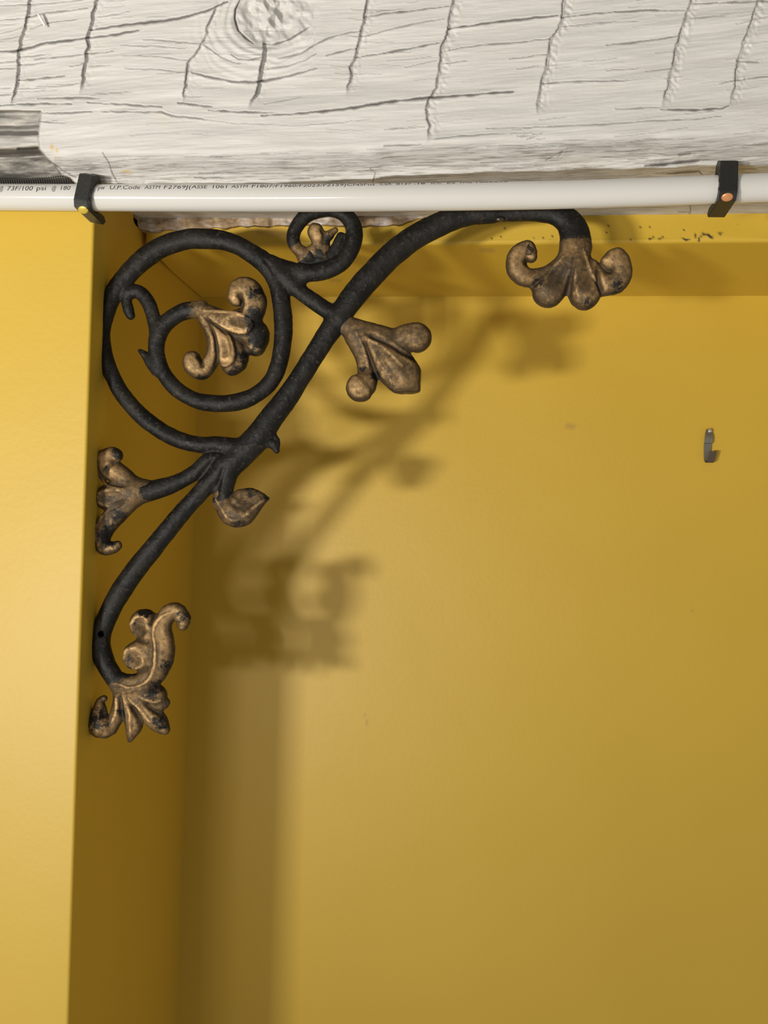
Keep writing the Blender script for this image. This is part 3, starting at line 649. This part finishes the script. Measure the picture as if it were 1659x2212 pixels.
            f = np.stack([g(1, 1), g(0, 1), g(0, 0), g(1, 0)], -1); f[~fl] = f[~fl][:, ::-1]; Fs.append(f)
        Fc = np.vstack(Fs)
        return V, Fc
SB = DB / F
# where bronze paint begins: base point, direction, spread, and patches left black
BRONZE = []
def bronze_of(V, dark=(), rods=False):
    m = np.zeros(len(V))
    for (bu, bv, du, dv, soft, rad, leaf_r) in BRONZE:
        L = math.hypot(du, dv); t = ((V[:, 0] - bu) * du + (V[:, 1] - bv) * dv) / L; d = np.hypot(V[:, 0] - bu, V[:, 1] - bv)
        k = sm(-soft, soft, t)
        if rods: k = k * (1 - sm(rad, rad + 12, d))
        else: k = np.maximum(k, sm(30, 55, d)) * (1 - sm(leaf_r, leaf_r + 5, d))
        m = np.maximum(m, k)
    for (u, v, r, a) in dark: m *= 1 - a * np.exp(-(((V[:, 0] - u) ** 2 + (V[:, 1] - v) ** 2) / r ** 2) ** 1.5)
    return m
def cast(name, fld, mat, parent, dark=(), amp=1.0):
    fld.rough(amp); V, Fc = fld.nets()
    W = at(V[:, 0], V[:, 1], DB); W[:, 1] -= V[:, 2] * SB
    Fc = Fc[:, ::-1] if False else Fc
    return mesh_obj(name, W, Fc, mat, parent, True, {'bronze': bronze_of(V, dark, name == 'scroll_rod'), 'relief': fld.relief(V) * .1 + .5 if name != 'scroll_rod' else np.full(len(V), .5)})
BRONZE += [(1240, 522, .05, 1, 9, 42, 250), (762, 706, 1, .75, 20, 40, 250), (415, 672, 1, .25, 26, 40, 250), (308, 1062, -1, .1, 16, 32, 250),
           (486, 1082, .2, 1, 10, 26, 200), (258, 1470, .35, 1, 12, 26, 250), (640, 533, .6, 1, 10, 26, 250)]
brk = empty('scroll_bracket', tuple(at(730, 690, DB)))
tag(brk, 'black cast iron scroll bracket with bronze painted leaves in the niche corner', 'bracket')

# -- the rods
f = Field(170, 1320, 425, 1530, -30, 34, 2.0)
f.chain([(1040, 461, 20), (1100, 458, 20), (1160, 457, 22), (1200, 463, 24), (1228, 479, 29), (1241, 505, 33), (1244, 535, 35)], 10, .75)          # top bar and its bend
f.chain([(1060, 460, 20), (1010, 465, 23), (965, 478, 25), (900, 510, 26), (845, 552, 27), (795, 603, 27), (755, 652, 26), (728, 693, 25), (706, 725, 23), (680, 765, 22), (652, 810, 22), (622, 856, 24), (590, 898, 26), (560, 940, 28), (528, 975, 29), (500, 1002, 28), (478, 1022, 24)], 10, .8)
f.chain([(486, 1010, 24), (455, 1040, 20), (425, 1072, 18.5), (392, 1109, 19), (339, 1174, 21), (288, 1238, 22), (256, 1286, 22), (234, 1328, 21), (220, 1366, 21), (217, 1398, 22), (228, 1432, 21), (245, 1462, 20), (258, 1486, 18)], 8, .85)
f.chain([(490, 1000, 24), (455, 996, 20), (425, 1018, 17), (395, 1036, 17.5), (360, 1051, 20), (325, 1060, 22), (300, 1062, 26)], 8, .8)          # arm to the three-lobed leaf
f.chain([(500, 995, 24), (492, 1030, 20), (484, 1060, 21), (482, 1085, 22)], 8, .8)                                                             # arm to the bud
f.chain([(520, 972, 24), (470, 960, 18), (430, 961, 17.5), (385, 949, 18), (342, 926, 18), (300, 893, 18), (262, 848, 17.5), (238, 800, 16.5), (225, 755, 15.5), (224, 715, 15), (232, 672, 17), (247, 632, 20), (273, 597, 21), (312, 558, 22), (355, 531, 22), (405, 517, 22), (432, 515.5, 22), (475, 518, 21), (517, 532, 20), (552, 553, 21), (582, 574, 22), (610, 594, 22), (640, 624, 17), (676, 650, 17.5), (706, 670, 18), (738, 691, 22)], 7, .85)   # great ring to the crossing
f.chain([(565, 562, 18), (592, 600, 19), (606, 640, 19.5), (612, 690, 20), (611, 735, 19.5), (603, 785, 18.5), (585, 825, 18), (552, 853, 18), (515, 868, 18.5), (470, 872, 18.5), (425, 865, 17.5), (390, 847, 17), (362, 820, 16.5), (346, 790, 16.5), (338, 755, 17), (343, 722, 18), (362, 695, 18), (395, 674, 18), (435, 668, 20)], 7, .85)   # inner spiral
f.chain([(340, 735, 14), (335, 700, 15), (327, 671, 14.5), (317, 648, 15), (300, 631, 15), (279, 630, 15), (273, 648, 12), (277, 668, 12), (282, 681, 10)], 6, .8)     # hooked shoot
f.chain([(280, 632, 13), (258, 632, 12), (244, 650, 8)], 6, .8)
f.chain([(302, 758, 4.5), (312, 766, 8), (326, 783, 12), (340, 800, 14)], 6, .8)                                                               # thorn
f.chain([(578, 950, 14), (592, 962, 10), (598, 974, 6)], 8, .8)
f.chain([(588, 940, 8), (600, 950, 5), (601, 960, 4)], 6, .8)
f.chain([(196, 1376, 5), (206, 1378, 9)], 6, .8)
f.chain([(590, 568, 16), (625, 582, 18), (660, 590, 18), (697, 587, 18), (734, 570, 18), (757, 542, 18), (766, 508, 18), (758, 478, 18), (734, 457, 17), (700, 452, 17), (664, 464, 16), (641, 490, 15), (633, 515, 15), (643, 538, 14), (668, 552, 14)], 7, .85)   # little top ring
f.chain([(655, 556, 14), (690, 556, 14), (720, 540, 12), (735, 510, 10)], 8, .55, -4)
f.chain([(648, 606, 12), (625, 600, 16)], 12, .8)
f.groove([(430, 1040), (450, 1012), (470, 990)], 5, 5); f.groove([(470, 1075), (478, 1040), (490, 1010)], 5, 4)
f.groove([(598, 600), (588, 582), (575, 566)], 4, 3)
f.chain([(224, 1368, 6, 30), (224, 1368, 6, 2)], 3, 1, sub=True)
cast('scroll_rod', f, MAT_IRON, brk, [(1236, 500, 20, .8)], .8)

# -- end leaf under the top bar
f = Field(1070, 1395, 490, 700)
f.chain([(1243, 518, 34), (1241, 560, 36), (1238, 590, 42)], 10, .72)
f.chain([(1236, 560, 30), (1208, 600, 32), (1186, 628, 35, 2), (1184, 630, 35, 2)], 8, .8)
f.chain([(1246, 570, 30), (1256, 608, 33), (1262, 636, 35, 4)], 8, .85)
f.chain([(1205, 590, 20), (1170, 598, 19), (1138, 601, 21, 4), (1117, 584, 23, 6), (1118, 557, 22, 8), (1138, 542, 20, 10), (1145, 556, 15, 12)], 6, .9)
f.chain([(1275, 585, 26), (1300, 608, 26), (1328, 612, 25, 4), (1340, 588, 25, 6), (1332, 562, 24, 8), (1314, 572, 20, 8)], 6, .85)
f.dish(1303, 585, 17, 15, .4, 6); f.dish(1138, 573, 10, 8, .3, 5)
f.chain([(1205, 590, 26), (1176, 606, 22), (1160, 612, 18)], 8, .75); f.chain([(1280, 600, 28), (1300, 618, 22)], 8, .75)
f.groove([(1232, 600), (1228, 630), (1226, 668)], 6.5, 10); f.groove([(1238, 560), (1234, 600)], 6, 4)
f.groove([(1196, 588), (1172, 606), (1150, 622)], 5, 7); f.groove([(1288, 585), (1290, 610), (1296, 636)], 6, 8)
f.groove([(1216, 560), (1190, 590), (1168, 625)], 4.5, -3); f.groove([(1226, 575), (1215, 600), (1205, 618)], 7, 4); f.groove([(1258, 545), (1268, 580), (1284, 612)], 4.5, -4)
f.groove([(1241, 590), (1240, 618), (1246, 645)], 4, -3.5); f.dish(1262, 610, 13, 24, -.1, 5); f.dish(1195, 612, 14, 22, .7, 4)
cast('leaf_finial', f, MAT_BRONZE, brk, [(1162, 618, 20, .5), (1330, 625, 22, .6), (1140, 545, 22, .5), (1270, 660, 16, .6)])

# -- leaf at the crossing
f = Field(715, 960, 665, 895)
f.chain([(738, 696, 22), (766, 714, 26), (798, 742, 34), (820, 762, 36)], 8, .7)
f.chain([(800, 742, 30), (832, 770, 41, 3), (854, 793, 44, 5), (872, 815, 40, 4), (884, 830, 30, 2)], 7, .78)
f.chain([(770, 712, 22), (812, 724, 24), (850, 733, 24), (880, 730, 28, 5), (901, 731, 32, 8)], 7, .85)
f.chain([(768, 730, 22), (785, 765, 21), (792, 800, 20), (792, 825, 24, 4), (780, 838, 31, 8)], 7, .85)
f.groove([(786, 740), (806, 785), (816, 812), (826, 836)], 6, 10); f.groove([(798, 727), (846, 752), (872, 768), (900, 778)], 6, 8)
f.groove([(772, 722), (789, 758), (798, 796)], 5, -1.5); f.groove([(800, 738), (835, 760), (872, 796)], 5, -1.2); f.groove([(812, 760), (838, 800), (860, 832)], 6, 3)
f.chain([(918, 800, 8), (917, 880, 8)], 3, 6, sub=True); f.chain([(850, 862, 10), (925, 860, 12)], 5, 6, sub=True)
cast('leaf_finial', f, MAT_BRONZE, brk, [(785, 800, 10, .6), (845, 845, 18, .4), (812, 815, 14, .8), (895, 775, 16, .6)])

# -- leaf of the inner spiral
f = Field(385, 595, 590, 845)
f.chain([(420, 668, 18), (445, 676, 20), (470, 690, 24), (496, 702, 28)], 8, .8)
f.chain([(515, 690, 22), (540, 682, 26), (550, 655, 27, 4), (540, 630, 27, 6), (522, 628, 24, 8), (514, 645, 20, 9)], 7, .9)
f.chain([(500, 700, 26, -10), (540, 712, 32, -14), (550, 725, 28, -16), (548, 743, 23, -16)], 8, .9)
f.chain([(490, 740, 26, -10), (508, 770, 26, -14), (497, 788, 22, -12)], 8, .9)
f.chain([(452, 684, 9, 8), (480, 690, 16, 10), (508, 697, 20, 12), (532, 704, 19, 10)], 5, .8)
f.chain([(452, 690, 9, 8), (472, 716, 14, 10), (485, 745, 19, 12), (492, 772, 18, 10)], 5, .8)
f.chain([(440, 690, 12, 4), (456, 718, 13, 6), (463, 750, 14, 6), (456, 782, 17, 5), (437, 800, 21, 4), (420, 790, 22, 8), (418, 780, 20, 9)], 6, .9)
f.dish(521, 701, 21, 11, .15, 8); f.dish(487, 755, 11, 24, -.2, 8)
f.groove([(452, 690), (478, 710), (505, 726), (540, 728)], 4.5, 8); f.groove([(448, 694), (468, 728), (474, 768), (468, 796)], 4, 8)
f.groove([(504, 722), (510, 750), (514, 775)], 5, 7); f.groove([(520, 640), (528, 660), (520, 682)], 5, 7); f.groove([(430, 772), (440, 784), (444, 798)], 4, 5)
f.groove([(446, 674), (480, 678), (522, 684), (545, 697), (544, 712), (526, 721), (500, 714), (474, 700), (456, 688)], 3.5, -3.2); f.groove([(455, 696), (466, 724), (472, 756), (478, 782), (490, 790), (504, 780), (506, 760), (500, 738), (486, 716), (466, 698)], 3.5, -3.2)
f.groove([(436, 684), (452, 704), (462, 732), (466, 760)], 3.5, -3)
cast('leaf_finial', f, MAT_BRONZE, brk, [(556, 690, 26, .9), (560, 730, 26, .95), (535, 775, 24, .9), (510, 812, 22, .9), (558, 640, 22, .7), (440, 822, 16, .7)])

# -- three-lobed leaf on the left arm
f = Field(188, 345, 955, 1212)
f.chain([(318, 1060, 24), (292, 1062, 30), (262, 1070, 34), (242, 1075, 32)], 10, .72)
f.chain([(290, 1050, 20), (262, 1028, 22), (238, 1010, 24, 2), (229, 994, 22, 5), (244, 983, 17, 8), (254, 985, 15, 10)], 6, .85)
f.chain([(288, 1078, 20), (258, 1104, 22), (232, 1132, 22, 2), (221, 1160, 19, 4), (227, 1182, 17, 6), (246, 1183, 14, 8), (257, 1178, 10, 8)], 6, .85)
f.chain([(244, 1074, 30, 4), (232, 1075, 25, 4)], 8, .7)
f.dish(247, 1075, 24, 13, 0, 7)
f.groove([(222, 1052), (245, 1049), (275, 1052)], 5, 6); f.groove([(226, 1100), (245, 1096), (275, 1084)], 5, 6)
f.groove([(214, 996), (218, 1022), (232, 1046), (252, 1056), (275, 1058)], 4, -2.6); f.groove([(268, 1062), (245, 1060), (222, 1066), (220, 1084), (240, 1094), (270, 1088)], 4, -2.4); f.groove([(262, 1092), (238, 1104), (220, 1126), (212, 1154), (218, 1178)], 4, -2.8)
f.groove([(254, 1000), (240, 1014), (238, 1030)], 4, 4); f.groove([(236, 1120), (240, 1150), (246, 1168)], 6, 3)
cast('leaf_finial', f, MAT_BRONZE, brk, [(262, 980, 18, .8), (240, 1160, 26, .9), (262, 1118, 22, .7), (240, 1080, 12, .5), (236, 1015, 12, .6)])

# -- bud
f = Field(445, 600, 1035, 1160)
f.chain([(482, 1072, 22), (492, 1092, 28), (506, 1103, 34), (520, 1102, 35), (540, 1088, 27), (560, 1079, 15), (578, 1077, 4)], 7, .7)
f.chain([(520, 1072, 17), (545, 1068, 13), (566, 1074, 8)], 7, .7)
f.dish(532, 1086, 24, 17, -.5, 8); f.groove([(470, 1080), (486, 1102), (500, 1120), (525, 1122), (552, 1096), (574, 1079)], 4.5, -3); f.groove([(496, 1072), (505, 1088), (520, 1098)], 5, 3)
f.groove([(505, 1062), (494, 1072), (480, 1076)], 4, 4)
cast('leaf_finial', f, MAT_BRONZE, brk, [(545, 1060, 20, .6), (520, 1135, 22, .6), (575, 1072, 12, .6)])

# -- acanthus at the foot
f = Field(180, 425, 1290, 1618, -34, 52)
f.chain([(250, 1466, 18), (272, 1476, 20), (305, 1474, 22), (332, 1456, 25), (350, 1424, 25, 2), (354, 1390, 24, 3), (352, 1356, 20, 4), (362, 1330, 19, 6), (383, 1319, 19, 8), (398, 1334, 17, 9), (398, 1350, 12, 9)], 6, .85)
f.chain([(340, 1400, 26), (320, 1408, 28), (300, 1414, 30, 3), (296, 1415, 28, 5)], 8, .8)
f.chain([(345, 1365, 22), (325, 1352, 27), (312, 1345, 31, 2)], 7, .8)
f.chain([(325, 1440, 28), (318, 1410, 30), (326, 1375, 26)], 8, .7)
f.dish(307, 1354, 15, 20, .2, 11); f.dish(294, 1419, 16, 17, 0, 11)
f.groove([(331, 1352), (322, 1334), (304, 1330), (290, 1344), (290, 1366), (304, 1378)], 4, -2); f.groove([(300, 1396), (280, 1402), (273, 1420), (282, 1438), (300, 1442), (316, 1432), (312, 1416), (300, 1416)], 4, -2)
f.groove([(284, 1368), (308, 1382), (330, 1386)], 5, 6); f.groove([(285, 1450), (310, 1448), (330, 1438)], 5, 5); f.groove([(330, 1350), (340, 1330), (344, 1310)], 5, 7)
f.groove([(256, 1474), (290, 1482), (322, 1470), (340, 1440), (343, 1400), (338, 1362), (350, 1335), (372, 1322)], 4.5, -4)
f.groove([(264, 1492), (300, 1496), (335, 1484), (352, 1470)], 4, 8)
f.chain([(262, 1484, 16), (290, 1500, 26), (322, 1500, 28), (338, 1502, 24)], 7, .8); f.chain([(290, 1515, 26), (322, 1525, 26)], 7, .75)
f.chain([(275, 1505, 22), (286, 1540, 21), (289, 1566, 19), (281, 1598, 6)], 5, .85)
f.chain([(300, 1510, 24), (325, 1540, 24), (345, 1563, 20), (356, 1576, 12)], 5, .85)
f.chain([(325, 1505, 18), (345, 1520, 17), (360, 1517, 9)], 5, .85)
f.chain([(254, 1480, 13), (257, 1510, 13), (252, 1545, 16), (236, 1570, 20, 2), (220, 1566, 27, 4), (214, 1553, 23, 5), (218, 1532, 15, 5), (219, 1514, 9, 5), (226, 1508, 8, 4)], 5, .85)
f.dish(230, 1536, 6, 12, .2, 8)
f.groove([(266, 1500), (268, 1530), (270, 1565)], 5, 10); f.groove([(290, 1520), (306, 1550), (314, 1585)], 5, 8); f.groove([(320, 1516), (338, 1534), (362, 1548)], 4, 7)
f.groove([(270, 1500), (286, 1535), (286, 1590)], 3, -3); f.groove([(285, 1505), (310, 1530), (330, 1556)], 3, -3); f.groove([(308, 1500), (335, 1512), (352, 1510)], 3, -2.5); f.groove([(256, 1500), (256, 1535), (246, 1560)], 3, -2.5)
cast('leaf_finial', f, MAT_BRONZE, brk, [(318, 1318, 18, .9), (402, 1330, 20, .6), (370, 1440, 22, .7), (345, 1480, 18, .7), (330, 1500, 18, .6), (218, 1555, 30, .7), (350, 1560, 24, .7), (268, 1540, 12, .8), (300, 1352, 14, .5), (288, 1420, 14, .5)], 1.2)

# -- rosette inside the little top ring
f = Field(630, 745, 465, 575, -30, 40)
f.chain([(682, 503, 19, 4), (687, 512, 18, 4)], 6, .85); f.chain([(688, 515, 14), (684, 535, 13), (660, 545, 11), (648, 540, 9)], 6, .8)
f.chain([(692, 525, 14), (712, 508, 11, 2), (724, 498, 7, 2)], 6, .8); f.chain([(680, 545, 14), (700, 548, 12), (700, 530, 14)], 6, .7)
f.chain([(713, 556, 5), (711, 549, 5)], 3, 8, sub=True); f.groove([(696, 500), (702, 515), (700, 530)], 3.5, 6)
cast('rosette', f, MAT_BRONZE, brk, [(715, 520, 18, .8), (690, 555, 16, .8)], 1.6)

# -- screw that holds the top bar
bm = bmesh.new(); s = bmesh.ops.create_uvsphere(bm, u_segments=20, v_segments=10, radius=1)
pz = at(1079, 475, DB); pz[1] -= 9 * SB
bmesh.ops.transform(bm, matrix=Matrix.Translation(Vector(pz)) @ Matrix.Rotation(.6, 4, 'X') @ Matrix.Diagonal((.0048, .0042, .0022, 1)), verts=s['verts'])
tag(bm_obj('screw', bm, MAT_SCREW, brk, True), 'shiny dark screw head')
